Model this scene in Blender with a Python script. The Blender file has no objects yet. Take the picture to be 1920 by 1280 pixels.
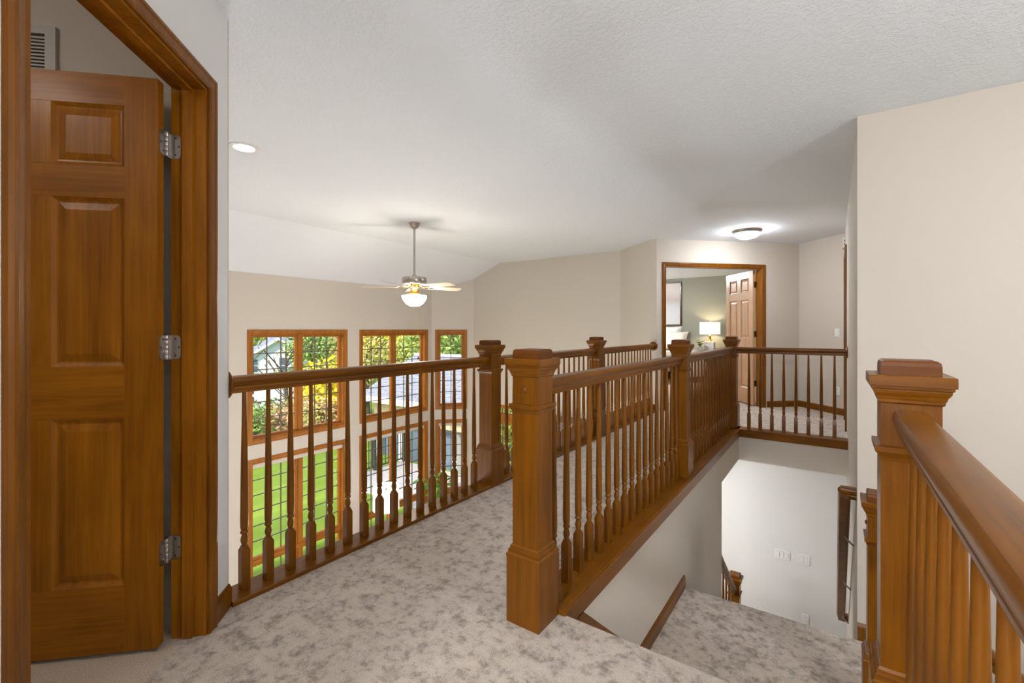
import bpy, math, random
from mathutils import Vector, Matrix
random.seed(7)
SC = bpy.context.scene
COL = SC.collection
PI = math.pi
R2 = math.sqrt(0.5)
# ------------------------------------------------------------------ camera
# world axes: +Y runs along the landing bridge, +X to its right, z=0 is the upper carpet
YAW = math.atan(605 / 853)
cd = bpy.data.cameras.new('camera'); cam = bpy.data.objects.new('camera', cd); COL.objects.link(cam)
cam.location = (0, 0, 1.15); cam.rotation_euler = (PI / 2, 0, YAW)
cd.sensor_width = 36; cd.lens = 36 * 853 / 1920; cd.shift_y = -22 / 1920
cd.clip_start = 0.02; cd.clip_end = 400
SC.camera = cam
# ------------------------------------------------------------------ sky, sun, exposure
w = bpy.data.worlds.new('world'); SC.world = w; w.use_nodes = True
nt = w.node_tree; nt.nodes.clear()
sky = nt.nodes.new('ShaderNodeTexSky'); sky.sky_type = 'NISHITA'; sky.sun_disc = False
sky.sun_elevation = math.radians(42); sky.sun_rotation = math.radians(210); sky.air_density = 1.0; sky.dust_density = 2.0
bg = nt.nodes.new('ShaderNodeBackground'); bg.inputs[1].default_value = 0.22
wo = nt.nodes.new('ShaderNodeOutputWorld')
nt.links.new(sky.outputs[0], bg.inputs[0]); nt.links.new(bg.outputs[0], wo.inputs[0])
sl = bpy.data.lights.new('sun', 'SUN'); sl.energy = 2.6; sl.angle = math.radians(1.5); sl.color = (1, .95, .86)
so = bpy.data.objects.new('sun', sl); COL.objects.link(so)
so.rotation_euler = Vector((.20, -.60, .72)).to_track_quat('Z', 'Y').to_euler()
SC.view_settings.view_transform = 'Standard'; SC.view_settings.look = 'None'
SC.view_settings.exposure = 1.0; SC.view_settings.gamma = 1.0; SC.view_settings.use_curve_mapping = False
try:
    SC.cycles.use_denoising = True; SC.cycles.max_bounces = 6; SC.cycles.diffuse_bounces = 3; SC.cycles.glossy_bounces = 2; SC.cycles.adaptive_threshold = 0.04
    SC.cycles.transparent_max_bounces = 16; SC.cycles.sample_clamp_indirect = 6
    SC.cycles.caustics_reflective = False; SC.cycles.caustics_refractive = False
except Exception:
    pass
HALL_FILL, WELL_FILL, DRUM_FILL, FLUSH_L, FAN_L, CAN_L, FOYER_FILL, BED_FILL = 130., 50., 14.5, 55., 36., 30., 84., 210.
# ------------------------------------------------------------------ materials
M = {}
def lin(c):
    return tuple(((v / 255) / 12.92 if v / 255 <= .04045 else ((v / 255 + .055) / 1.055) ** 2.4) for v in c)
class NT:
    def __init__(s, name):
        s.m = bpy.data.materials.new(name); s.m.use_nodes = True; s.t = s.m.node_tree
        s.b = s.t.nodes['Principled BSDF']; s.out = s.t.nodes['Material Output']; M[name] = s.m
    def n(s, ty, **kw):
        x = s.t.nodes.new(ty)
        for k, v in kw.items(): setattr(x, k, v)
        return x
    def l(s, a, b): s.t.links.new(a, b)
    def coords(s, scale=(1, 1, 1), kind='Object'):
        tc = s.n('ShaderNodeTexCoord'); mp = s.n('ShaderNodeMapping'); mp.inputs['Scale'].default_value = scale
        s.l(tc.outputs[kind], mp.inputs[0]); return mp.outputs[0]
    def noise(s, vec, scale, detail=3, rough=.5, dist=0):
        x = s.n('ShaderNodeTexNoise'); x.inputs['Scale'].default_value = scale; x.inputs['Detail'].default_value = detail
        x.inputs['Roughness'].default_value = rough; x.inputs['Distortion'].default_value = dist
        s.l(vec, x.inputs['Vector']); return x.outputs[0]
    def ramp(s, fac, stops):
        x = s.n('ShaderNodeValToRGB'); e = x.color_ramp.elements
        while len(e) > 1: e.remove(e[-1])
        e[0].position = stops[0][0]; e[0].color = (*stops[0][1], 1)
        for p, c in stops[1:]:
            k = e.new(p); k.color = (*c, 1)
        s.l(fac, x.inputs[0]); return x.outputs[0]
    def bump(s, h, strength, dist):
        x = s.n('ShaderNodeBump'); x.inputs['Strength'].default_value = strength; x.inputs['Distance'].default_value = dist
        s.l(h, x.inputs['Height']); s.l(x.outputs[0], s.b.inputs['Normal'])
    def mix(s, fac, a, b, mode='MIX'):
        x = s.n('ShaderNodeMix', data_type='RGBA', blend_type=mode)
        for i, v in ((0, fac), (6, a), (7, b)):
            if isinstance(v, (int, float)): x.inputs[i].default_value = v
            elif isinstance(v, tuple): x.inputs[i].default_value = (*v, 1)
            else: s.l(v, x.inputs[i])
        return x.outputs[2]
def plain(name, col, rough=.6, metal=0, spec=.5, bump=None, vary=0):
    a = NT(name); a.b.inputs['Base Color'].default_value = (*col, 1); a.b.inputs['Roughness'].default_value = rough
    a.b.inputs['Metallic'].default_value = metal; a.b.inputs['Specular IOR Level'].default_value = spec
    if vary:
        v = a.coords(); f = a.noise(v, 7, 4)
        a.l(a.ramp(f, [(.3, tuple(c * (1 - vary) for c in col)), (.7, tuple(min(1, c * (1 + vary)) for c in col))]), a.b.inputs['Base Color'])
    if bump:
        v = a.coords(); a.bump(a.noise(v, bump[0], 2), bump[1], bump[2])
    return a
def wood(name, dark, light, axis, rough=.30, coat=.35):
    a = NT(name); sc = [9., 9., 9.]; sc[axis] = .8
    v = a.coords(tuple(sc)); g = a.noise(v, 1.6, 4, .6, .6)
    sc2 = [70., 70., 70.]; sc2[axis] = 2.
    v2 = a.coords(tuple(sc2)); g2 = a.noise(v2, 1.5, 3)
    v3 = a.coords((2.2, 2.2, 2.2)); g3 = a.noise(v3, 1.3, 3)
    c = a.ramp(g, [(.30, dark), (.70, light)])
    c = a.mix(.25, c, a.ramp(g2, [(.35, tuple(x * .72 for x in dark)), (.65, tuple(min(1, x * 1.1) for x in light))]))
    c = a.mix(.22, c, a.ramp(g3, [(.35, tuple(x * .8 for x in dark)), (.65, light)]))
    a.l(c, a.b.inputs['Base Color']); a.b.inputs['Roughness'].default_value = rough
    a.b.inputs['Specular IOR Level'].default_value = .22; a.b.inputs['Coat Weight'].default_value = coat; a.b.inputs['Coat Roughness'].default_value = .18
    return a
for i, ax in enumerate('xyz'):
    wood('wood_' + ax, lin((88, 47, 3)), lin((136, 82, 10)), i, .33, .10)
    wood('sash_' + ax, lin((140, 80, 22)), lin((180, 114, 42)), i, .40, .08)  # same wood type, with the daylight at the windows lightened into its colour
    wood('door_' + ax, lin((116, 64, 5)), lin((168, 104, 16)), i, .40, .06)
wood('endgrain', lin((76, 38, 3)), lin((110, 60, 7)), 0, .45, .02)
wood('dark_wood', lin((66, 44, 30)), lin((96, 66, 44)), 0)
wood('door_lit', lin((178, 130, 88)), lin((206, 164, 122)), 2, .28, .5)  # door wood with the strong bedroom light put into its colour
plain('paint', lin((204, 194, 181)), .75)
plain('paint_white', lin((224, 222, 219)), .75)
plain('paint_green', lin((158, 158, 144)), .75)
a = plain('ceiling_white', lin((234, 237, 241)), .9)
v = a.coords(); h1 = a.noise(v, 58, 2, .55); h = a.ramp(h1, [(.44, (0, 0, 0)), (.58, (1, 1, 1))]); a.bump(h, .32, .006)
a = NT('carpet'); v = a.coords()
f1 = a.noise(v, 12.0, 6, .72); f2 = a.noise(v, 260, 1); f3 = a.noise(v, 24, 3, .7)
c = a.ramp(f1, [(.34, lin((146, 135, 124))), (.43, lin((172, 161, 150))), (.51, lin((201, 191, 180))), (.70, lin((212, 203, 193)))])
c = a.mix(.35, c, a.ramp(f3, [(.36, lin((146, 136, 126))), (.47, lin((196, 186, 175))), (.7, lin((214, 205, 196)))]))
c = a.mix(.40, c, a.ramp(f2, [(.3, lin((118, 106, 94))), (.7, lin((214, 205, 194)))]), 'OVERLAY')
a.l(c, a.b.inputs['Base Color']); a.b.inputs['Roughness'].default_value = 1; a.b.inputs['Specular IOR Level'].default_value = .1
a.b.inputs['Sheen Weight'].default_value = .2
a.bump(a.noise(v, 260, 1), .6, .004)
a = NT('carpet_beige'); v = a.coords(); f2 = a.noise(v, 240, 3)
a.l(a.ramp(f2, [(.3, lin((182, 164, 142))), (.7, lin((216, 200, 180)))]), a.b.inputs['Base Color']); a.b.inputs['Roughness'].default_value = 1
a.bump(f2, .7, .005)
plain('nickel', lin((178, 172, 166)), .32, 1)
plain('brass', lin((205, 160, 84)), .28, 1)
plain('steel_dark', lin((92, 86, 80)), .35, 1)
plain('plastic', lin((236, 234, 230)), .4)
plain('plastic_grey', lin((150, 146, 140)), .5)
plain('slot', lin((60, 56, 52)), .7)
plain('vent_paint', lin((190, 184, 176)), .5)
plain('blade', lin((226, 208, 184)), .4)
plain('muntin', lin((96, 84, 70)), .45)
plain('white_trim', lin((240, 240, 238)), .5)
plain('shade_fabric', lin((206, 196, 184)), .9)
plain('linen', lin((240, 238, 235)), .9, vary=.04)
plain('cream_linen', lin((232, 222, 206)), .9, vary=.05)
plain('ceramic', lin((232, 228, 224)), .5, bump=(60, .8, .01))
plain('pot_white', lin((238, 238, 238)), .4)
plain('leaf', lin((60, 92, 44)), .5, vary=.35)
plain('leaf_bright', lin((110, 168, 50)), .45, vary=.35)
plain('deck', lin((168, 166, 164)), .7, vary=.1)
plain('rail_black', lin((48, 54, 52)), .5)
plain('siding', lin((226, 229, 234)), .7)
plain('tan_siding', lin((186, 170, 138)), .7)
plain('glass_dark', lin((96, 112, 126)), .15)
plain('bark', lin((92, 78, 66)), .9, vary=.2)
for nm, cc in (('leaves_green', (150, 172, 92)), ('leaves_deep', (112, 140, 84)), ('leaves_yellow', (244, 208, 48)), ('leaves_olive', (190, 182, 104)),
               ('leaves_rust', (206, 168, 124)), ('leaves_lime', (196, 202, 96))):
    plain(nm, lin(cc), .8, spec=.2, vary=.3)
a = NT('grass'); v = a.coords(); v2 = a.coords((1.2, .16, 1)); f1 = a.noise(v2, .9, 4, .6); f2 = a.noise(v, 24, 4, .7)
c = a.ramp(f1, [(.35, lin((108, 132, 14))), (.6, lin((130, 152, 30))), (.75, lin((154, 172, 60)))])
c = a.mix(.5, c, a.ramp(f2, [(.3, lin((84, 110, 48))), (.7, lin((160, 180, 110)))]), 'OVERLAY')
a.l(c, a.b.inputs['Base Color']); a.b.inputs['Roughness'].default_value = 1; a.bump(f2, .5, .03)
a = NT('canvas'); v = a.coords((1, 1, 1)); f1 = a.noise(v, 2.4, 4, .6, .8)
g = a.n('ShaderNodeSeparateXYZ'); tc = a.n('ShaderNodeTexCoord'); a.l(tc.outputs['Generated'], g.inputs[0])
ad = a.n('ShaderNodeMath', operation='MULTIPLY_ADD'); ad.inputs[1].default_value = .28; a.l(f1, ad.inputs[0]); a.l(g.outputs[2], ad.inputs[2])
a.l(a.ramp(ad.outputs[0], [(.2, lin((226, 226, 228))), (.55, lin((214, 216, 222))), (.72, lin((200, 186, 182))), (.95, lin((222, 216, 212)))]), a.b.inputs['Base Color'])
a.b.inputs['Roughness'].default_value = .9
a = NT('shingle'); v = a.coords(); f1 = a.noise(v, 3, 4, .7)
a.l(a.ramp(f1, [(.3, lin((112, 116, 126))), (.7, lin((158, 164, 176)))]), a.b.inputs['Base Color']); a.b.inputs['Roughness'].default_value = .9
def emit(name, col, s, base=(.9, .88, .84)):
    a = NT(name); a.b.inputs['Base Color'].default_value = (*base, 1); a.b.inputs['Emission Color'].default_value = (*col, 1)
    a.b.inputs['Emission Strength'].default_value = s; a.b.inputs['Roughness'].default_value = .4
emit('glow_flush', (.895, .94, 1.0), FLUSH_L); emit('glow_fan', (1, .90, .76), FAN_L); emit('glow_can', (1, .92, .80), CAN_L)
emit('fill_hall', (.895, .94, 1.0), HALL_FILL); emit('fill_side', (1, .95, .88), 16.); emit('fill_well', (.895, .94, 1.0), WELL_FILL); emit('fill_drum', (.895, .94, 1.0), DRUM_FILL); emit('fill_foyer', (.95, .98, 1.0), FOYER_FILL); emit('fill_bed', (.97, .985, 1.0), BED_FILL)  # glows of the added, unseen fill lamps
emit('glow_shade', (1, .88, .74), .55); emit('glow_bulb', (1, .78, .5), 110.)
emit('glow_floor_shade', (1, .95, .88), .55)
a = NT('pane_glass'); t = a.t; gl = a.n('ShaderNodeBsdfGlossy'); gl.inputs['Roughness'].default_value = .03
tr = a.n('ShaderNodeBsdfTransparent'); tr.inputs[0].default_value = (.985, .985, .985, 1); mx = a.n('ShaderNodeMixShader'); mx.inputs[0].default_value = .03
a.l(tr.outputs[0], mx.inputs[1]); a.l(gl.outputs[0], mx.inputs[2]); a.l(mx.outputs[0], a.out.inputs[0])
# ------------------------------------------------------------------ mesh helpers
def wpos(o):
    p = Vector((0, 0, 0))
    while o: p += o.location; o = o.parent
    return p
class MB:
    def __init__(s): s.v = []; s.f = []
    def add(s, vs, fs):
        k = len(s.v); s.v += [tuple(p) for p in vs]; s.f += [tuple(i + k for i in f) for f in fs]; return s
    def box(s, x0, x1, y0, y1, z0, z1, b=0):
        x0, x1 = min(x0, x1), max(x0, x1); y0, y1 = min(y0, y1), max(y0, y1); z0, z1 = min(z0, z1), max(z0, z1)
        if b:
            return s.loft([[(x0 + i, y0 + i), (x1 - i, y0 + i), (x1 - i, y1 - i), (x0 + i, y1 - i)] for i in (b, 0, 0, b)], [z0, z0 + b, z1 - b, z1])
        return s.add([(x0, y0, z0), (x1, y0, z0), (x1, y1, z0), (x0, y1, z0), (x0, y0, z1), (x1, y0, z1), (x1, y1, z1), (x0, y1, z1)],
                     [(0, 3, 2, 1), (4, 5, 6, 7), (0, 1, 5, 4), (1, 2, 6, 5), (2, 3, 7, 6), (3, 0, 4, 7)])
    def loft(s, rings, zs):           # closed xy rings stacked in z, capped
        n = len(rings[0]); vs = []; fs = []
        for r, z in zip(rings, zs): vs += [(x, y, z) for x, y in r]
        for k in range(len(rings) - 1):
            for i in range(n):
                j = (i + 1) % n; fs.append((k * n + i, k * n + j, (k + 1) * n + j, (k + 1) * n + i))
        fs.append(tuple(range(n - 1, -1, -1))); fs.append(tuple((len(rings) - 1) * n + i for i in range(n)))
        return s.add(vs, fs)
    def sq(s, cx, cy, prof):          # square turned profile [(half, z)]
        return s.loft([[(cx - h, cy - h), (cx + h, cy - h), (cx + h, cy + h), (cx - h, cy + h)] for h, z in prof], [z for h, z in prof])
    def lathe(s, cx, cy, prof, n=12):
        return s.loft([[(cx + r * math.cos(2 * PI * i / n), cy + r * math.sin(2 * PI * i / n)) for i in range(n)] for r, z in prof], [z for r, z in prof])
    def prism(s, poly, z0, z1): return s.loft([poly, poly], [z0, z1])
    def sweep(s, prof, path, closed=False, up=Vector((0, 0, 1))):   # prof [(side,up)] along a path of points
        P = [Vector(p) for p in path]; n = len(prof); vs = []; fs = []
        for k, p in enumerate(P):
            a_ = P[max(k - 1, 0)]; b_ = P[min(k + 1, len(P) - 1)]
            d = (b_ - a_).normalized(); sd = d.cross(up).normalized(); u = sd.cross(d).normalized()
            vs += [p + sd * x + u * y for x, y in prof]
        for k in range(len(P) - 1):
            for i in range(n):
                j = (i + 1) % n; fs.append((k * n + i, k * n + j, (k + 1) * n + j, (k + 1) * n + i))
        fs.append(tuple(range(n - 1, -1, -1))); fs.append(tuple((len(P) - 1) * n + i for i in range(n)))
        return s.add(vs, fs)
    def tube(s, path, r, n=8):
        up = Vector((0, 0, 1)); d = (Vector(path[-1]) - Vector(path[0])).normalized()
        if abs(d.z) > .95: up = Vector((0, 1, 0))
        return s.sweep([(r * math.cos(2 * PI * i / n), r * math.sin(2 * PI * i / n)) for i in range(n)], path, up=up)
    def frame(s, x0, x1, z0, z1, prof, closed=False):   # mitred casing in the xz plane; prof [(outward, toward -y)]
        n = len(prof); cs = []
        for wv, dv in prof:
            pts = [(x0 - wv, z0 - (wv if closed else 0)), (x0 - wv, z1 + wv), (x1 + wv, z1 + wv), (x1 + wv, z0 - (wv if closed else 0))]
            cs.append([(x, -dv, z) for x, z in pts])
        vs = [cs[i][k] for k in range(4) for i in range(n)]; fs = []
        for k in range(4 if closed else 3):
            k2 = (k + 1) % 4
            for i in range(n):
                j = (i + 1) % n; fs.append((k * n + i, k * n + j, k2 * n + j, k2 * n + i))
        if not closed: fs.append(tuple(range(n))); fs.append(tuple(3 * n + i for i in range(n - 1, -1, -1)))
        return s.add(vs, fs)
    def mesh(s, name, mat, off=None, smooth=False):
        m = bpy.data.meshes.new(name); o = off or Vector((0, 0, 0))
        m.from_pydata([(x - o[0], y - o[1], z - o[2]) for x, y, z in s.v], [], s.f)
        if mat: m.materials.append(M[mat])
        if smooth:
            for p in m.polygons: p.use_smooth = True
        m.validate(); m.update(); return m
    def build(s, name, mat, parent=None, local=False, smooth=False, fix=True):
        off = None if (local or parent is None) else wpos(parent)
        me = s.mesh(name, mat, off, smooth)
        if fix:
            import bmesh
            b = bmesh.new(); b.from_mesh(me); bmesh.ops.recalc_face_normals(b, faces=b.faces); b.to_mesh(me); b.free()
        if smooth and hasattr(me, 'set_sharp_from_angle'): me.set_sharp_from_angle(angle=math.radians(38))
        return link(name, me, parent)
def link(name, data, parent=None, loc=None, rz=0):
    o = bpy.data.objects.new(name, data); COL.objects.link(o)
    if parent: o.parent = parent
    if loc: o.location = loc
    if rz: o.rotation_euler = (0, 0, rz)
    return o
def tag(o, label=None, cat=None, group=None, kind=None):
    for k, v in (('label', label), ('category', cat), ('group', group), ('kind', kind)):
        if v: o[k] = v
    return o
def thing(name, label, cat, loc=(0, 0, 0), rz=0, group=None):
    return tag(link(name, None, None, loc, rz), label, cat, group)
def struct(name, o=None, label=None):
    if label: o['label'] = label
    o['kind'] = 'structure'; return o
def copy_tree(o, parent=None):
    c = o.copy(); COL.objects.link(c); c.parent = parent
    for ch in list(o.children): copy_tree(ch, c)
    return c
# ------------------------------------------------------------------ walls
def wall(name, P0, P1, z0, z1, side, mat, label, openings=(), th=.115):
    P0 = Vector((*P0, 0)); P1 = Vector((*P1, 0)); L = (P1 - P0).length; rz = math.atan2(P1.y - P0.y, P1.x - P0.x)
    xs = sorted({0, L, *[v for o in openings for v in o[:2]]}); zs = sorted({z0, z1, *[v for o in openings for v in o[2:]]})
    mb = MB()
    for i in range(len(xs) - 1):
        k = 0
        while k < len(zs) - 1:
            def hole(k): return any(o[0] <= xs[i] + 1e-6 and o[1] >= xs[i + 1] - 1e-6 and o[2] <= zs[k] + 1e-6 and o[3] >= zs[k + 1] - 1e-6 for o in openings)
            if hole(k): k += 1; continue
            e = k
            while e < len(zs) - 1 and not hole(e): e += 1
            mb.box(xs[i], xs[i + 1], 0, side * th, zs[k], zs[e]); k = e
    me = mb.mesh(name, mat); o = link(name, me, None, P0, rz)
    return struct(name, o, label)
def baseboard(name, P0, P1, z, side, label, h=.09, th=.014):
    P0 = Vector((*P0, 0)); P1 = Vector((*P1, 0)); L = (P1 - P0).length; rz = math.atan2(P1.y - P0.y, P1.x - P0.x)
    mb = MB(); pr = [(0, 0), (th, 0), (th, h - .018), (th * .55, h - .006), (th * .35, h), (0, h)]
    vs = [(0, side * a_, z + b_) for a_, b_ in pr] + [(L, side * a_, z + b_) for a_, b_ in pr]; n = len(pr)
    fs = [(i, (i + 1) % n, (i + 1) % n + n, i + n) for i in range(n)] + [tuple(range(n)), tuple(range(2 * n - 1, n - 1, -1))]
    mb.add(vs, fs); o = mb.build(name, 'wood_x'); o.location = P0; o.rotation_euler = (0, 0, rz)
    return struct(name, o, label)
Z1F = -2.775; CH = 2.44; SOF = -.335
WX = -6.55; FY = 7.06; SY = 3.46; SX = .112; CX = -.895; LZ = -.72
# upper floor carpet, drywall slab below, ceilings
hall = [(-2.17, .80), (-2.17, 6.50), (-2.06, 6.46), (-.435, 8.085), (SX, 7.54), (SX, 5.735), (CX, 5.735), (CX, 1.62), (.25, 1.62), (.25, -3.3), (-.954, -3.3), (-.954, -.247), (-2.07, .866)]
DD = Vector((-R2, R2, 0)); NN = Vector((R2, R2, 0))     # along the near doorway wall, and its normal to the hall
def DP(s, m): p = DD * s + NN * m; return (p.x, p.y)
MH = -.849
hall = hall[:-1] + [DP(1.119, MH), DP(1.119, -.93), DP(1.883, -.93), DP(1.883, MH), hall[-1]]
mb = MB(); mb.prism(hall, -.02, 0)
floor = struct('floor', mb.build('floor', 'carpet'), 'mottled taupe carpet of the upper landing and bridge')
o = MB().prism([(-5.2, 7.2), (-2.06, 7.2), (-2.06, 6.46), (-.435, 8.085), (-.30, 8.2), (-.30, 11.9), (-5.2, 11.9)], -.02, -.001).build('floor_bedroom', 'carpet'); struct('', o, 'pale carpet of the bedroom')
o = MB().prism([DP(.3, -.93), DP(1.96, -.93), DP(1.96, -3), DP(.3, -3)], -.30, 0).build('floor_side_room', 'carpet_beige'); struct('', o, 'plain beige carpet beyond the near doorway')
o = MB().prism([(-2.16, .80), (-2.16, 6.50), (-2.06, 6.46), (-.435, 8.085), (SX, 7.54), (SX, 5.737), (CX - .002, 5.737), (CX - .002, 1.60), (.24, 1.60), (.24, -3.3), (-.954, -3.3), (-.954, -.247), (-2.07, .866)], SOF, -.02).build('ceiling_lower', 'paint')
struct('', o, 'drywall edge and underside of the upper floor')
o = MB().box(-7, 3, -1, 9.5, Z1F - .1, Z1F).build('floor_lower', 'carpet_beige'); struct('', o, 'lower storey floor')
mb = MB(); mb.box(-5.306, 2.9, -3.5, 12, CH, CH + .1)
o = mb.build('ceiling', 'ceiling_white'); struct('', o, 'white textured ceiling')
mb = MB(); mb.add([(-5.306, -3.5, CH), (-5.306, 7.3, CH), (-6.8, 7.3, 1.834), (-6.8, -3.5, 1.834), (-5.306, -3.5, CH + .1), (-5.306, 7.3, CH + .1), (-6.8, 7.3, 1.934), (-6.8, -3.5, 1.934)],
                  [(0, 1, 2, 3), (7, 6, 5, 4), (0, 4, 5, 1), (1, 5, 6, 2), (2, 6, 7, 3), (3, 7, 4, 0)])
o = mb.build('ceiling_slope', 'ceiling_white'); struct('', o, 'sloping ceiling strip above the tall windows')
# great room
OPU, OPL = (-.38, 1.087), (-2.56, -.705)
wins = [(3.04, 4.48), (4.84, 6.295)]
y0w = .75
wall('wall_window', (WX, y0w), (WX, 6.465), Z1F, 2.2, 1, 'paint', 'tall wall with two tiers of windows', [(a_ - y0w, b_ - y0w, *z) for a_, b_ in wins for z in (OPU, OPL)], .14)
wall('wall_bay', (WX, 6.465), (-5.955, FY), Z1F, 2.4, 1, 'paint', 'angled wall with narrow windows', [(.132, .643, *z) for z in (OPU, OPL)], .14)
PWX = (-5.62, -4.62)
wall('wall_far', (-5.955, FY), (-2.846, FY), Z1F, 2.5, 1, 'paint', 'beige end wall of the great room', [(PWX[0] + 5.955, PWX[1] + 5.955, Z1F, -.36)], .115)
wall('wall_hall_angle', (-2.846, FY), (-2.16, 6.45), SOF, 2.5, 1, 'paint', 'angled cream wall at the bridge end')
wall('wall_hall_return', (-2.16, 6.45), (-2.06, 6.45), SOF, 2.5, 1, 'paint', 'short wall return holding the rail rosette', th=.05)
wall('wall_great_near', (-6.7, .866), (-2.066, .866), Z1F, 2.5, -1, 'paint', 'near wall of the great room')
wall('wall_lower_far', (-2.846, 6.42), (SX, 6.42), Z1F, SOF, 1, 'paint_white', 'white foyer wall seen down the stairwell')
wall('wall_lower_link', (-2.846, FY), (-2.846, 6.42), Z1F, SOF, 1, 'paint_white', 'foyer wall corner')
# near doorway wall (45 degrees)
S_END = 2.0708 - .0
wall('wall_left', DP(.5, MH), DP(2.065, MH), 0, 2.5, 1, 'paint_white', 'white wall around the near doorway', [(1.119 - .5, 1.883 - .5, 0, 2.055)], .115)
wall('wall_side_room', DP(1.95, MH - .115), DP(1.95, -3), 0, 2.5, -1, 'paint', 'shaded wall behind the open panelled door', th=.05)
wall('wall_side_room_back', DP(.3, -3), DP(1.95, -3), 0, 2.5, 1, 'paint', 'back wall of the side room', th=.05)
wall('wall_side_room_near', DP(.3, -3), DP(.3, MH), 0, 2.5, -1, 'paint', 'near wall of the side room', th=.05)
wall('wall_behind_left', (-.954, -3.3), (-.954, -.247), SOF, 2.5, 1, 'paint', 'hall wall behind the viewer')
wall('wall_behind', (-1.0, -3.3), (2.7, -3.3), Z1F, 2.5, -1, 'paint', 'end wall behind the viewer')
wall('wall_stair_outer', (2.7, -3.3), (2.7, SY + .1), Z1F, 2.5, -1, 'paint', 'outer wall of the back stairwell')
# right wall and hall end
wall('wall_right', (SX, SY), (2.8, SY), Z1F, 2.5, 1, 'paint', 'broad beige wall beyond the stairs')
wall('wall_right_end', (SX, SY + .115), (SX, 7.53), Z1F, 2.5, -1, 'paint', 'wall edge running down the hall', [(2.845, 3.605, 0, 2.055)])
EL = Vector((1.6, 1.6, 0)).length
wall('wall_hall_door', (-2.06, 6.45), (-.435, 8.075), 0, 2.5, 1, 'paint', 'angled hall wall with the wide bedroom doorway', [(.143, 1.67, 0, 2.055)], .115)
wall('wall_hall_end', (-.435, 8.075), (SX, 7.528), 0, 2.5, 1, 'paint', 'angled wall with the switch plate at the hall end')
wall('wall_bedroom_back', (-5.2, 11.8), (-.3, 11.8), 0, 2.5, 1, 'paint_green', 'sage green bedroom wall')
wall('wall_bedroom_right', (-.3, 8.2), (-.3, 11.9), 0, 2.5, -1, 'paint_green', 'side wall of the bedroom')
wall('wall_bedroom_left', (-5.1, 7.2), (-5.1, 11.9), 0, 2.5, 1, 'paint', 'far side wall of the bedroom')
# stairwell walls
wall('wall_stair', (CX, 1.60), (CX, 4.78), Z1F, -.05, 1, 'paint', 'white stairwell wall under the bridge', th=.12)
wall('wall_stair_end', (CX - .12, 4.78), (-2.1, 4.78), Z1F, SOF, 1, 'paint_white', 'return of the stairwell wall')
wall('wall_under_bridge', (-2.05, .9), (-2.05, 4.8), Z1F, SOF, -1, 'paint', 'wall under the bridge facing the great room')
wall('wall_stair_top', (-.9, 1.585), (.24, 1.585), Z1F, -.2, -1, 'paint', 'wall below the top stair')
wall('wall_well', (.245, -3.3), (.245, 1.6), Z1F, -.05, 1, 'paint', 'wall below the near railing')
# ------------------------------------------------------------------ baseboards and stair trim
baseboard('baseboard_left', DP(1.938, MH), DP(2.072, MH), 0, -1, 'short wooden baseboard beside the near doorway')
baseboard('baseboard_hall_door', (-.819 , 7.691), (-.435, 8.075), 0, -1, 'wooden baseboard beside the bedroom doorway')
baseboard('baseboard_hall_end', (-.435, 8.075), (SX, 7.528), 0, -1, 'wooden baseboard at the hall end')
baseboard('baseboard_hall_return', (-2.16, 6.45), (-2.06, 6.45), 0, -1, 'baseboard under the rail rosette')
baseboard('baseboard_landing_left', (CX, 2.40), (CX, 3.42), LZ, -1, 'baseboard along the stair landing')
baseboard('baseboard_landing_right', (SX, SY), (.62, SY), LZ, -1, 'baseboard on the beige wall at the landing', .10)
mb = MB()   # sloping skirt board along the short flight
poly = [(1.62, -.055), (1.765, -.055), (2.46, -.63), (2.46, -.72), (2.36, -.72), (1.60, -.11)]
n = len(poly); mb.add([(CX, y, z) for y, z in poly] + [(CX + .016, y, z) for y, z in poly], [(i, (i + 1) % n, (i + 1) % n + n, i + n) for i in range(n)] + [tuple(range(n)), tuple(range(2 * n - 1, n - 1, -1))])
struct('', mb.build('trim_1', 'wood_y'), 'sloping wooden stair skirt board')
# ------------------------------------------------------------------ stairs
def flight(label, parts):
    t = thing('stair_flight', label, 'stairs', parts[0][0])
    for loc, bx in parts:
        x0, x1, y0, y1, z0, z1 = bx
        mb = MB(); mb.box(x0, x1, y0, y1, z0, z1, .012); mb.build('step', 'carpet', t)
    return t
flight('short carpeted flight dropping from the landing nosing', [((-.4, 1.6, -.18), (CX + .016, .10, 1.60 + .235 * k, 1.60 + .235 * (k + 1) + .02, -.18 * (k + 1) - .16, -.18 * (k + 1))) for k in range(3)])
o = MB().box(CX + .001, .70, 2.305, 3.455, LZ - .25, LZ, .014).build('stair_landing', 'carpet'); 
tag(o, 'carpeted stair landing below the bridge', 'landing')
# only reach the wall edge: the landing front is cut at y=3.43
for v in o.data.vertices:
    if v.co.y > 3.43 and v.co.x < .11: v.co.y = 3.43
flight('lower carpeted flight running down towards the foyer wall', [((-.4, 3.43, LZ), (CX + .002, SX - .002, 3.42 + .232 * k, 3.42 + .232 * (k + 1) + .02, LZ - .187 * (k + 1) - .2, LZ - .187 * (k + 1))) for k in range(10)])
flight('back flight dropping away beside the beige wall', [((.8, 3.1, LZ), (.70 + .235 * k, .70 + .235 * (k + 1) + .02, 2.935, SY - .002, LZ - .187 * (k + 1) - .2, LZ - .187 * (k + 1))) for k in range(8)])
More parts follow.
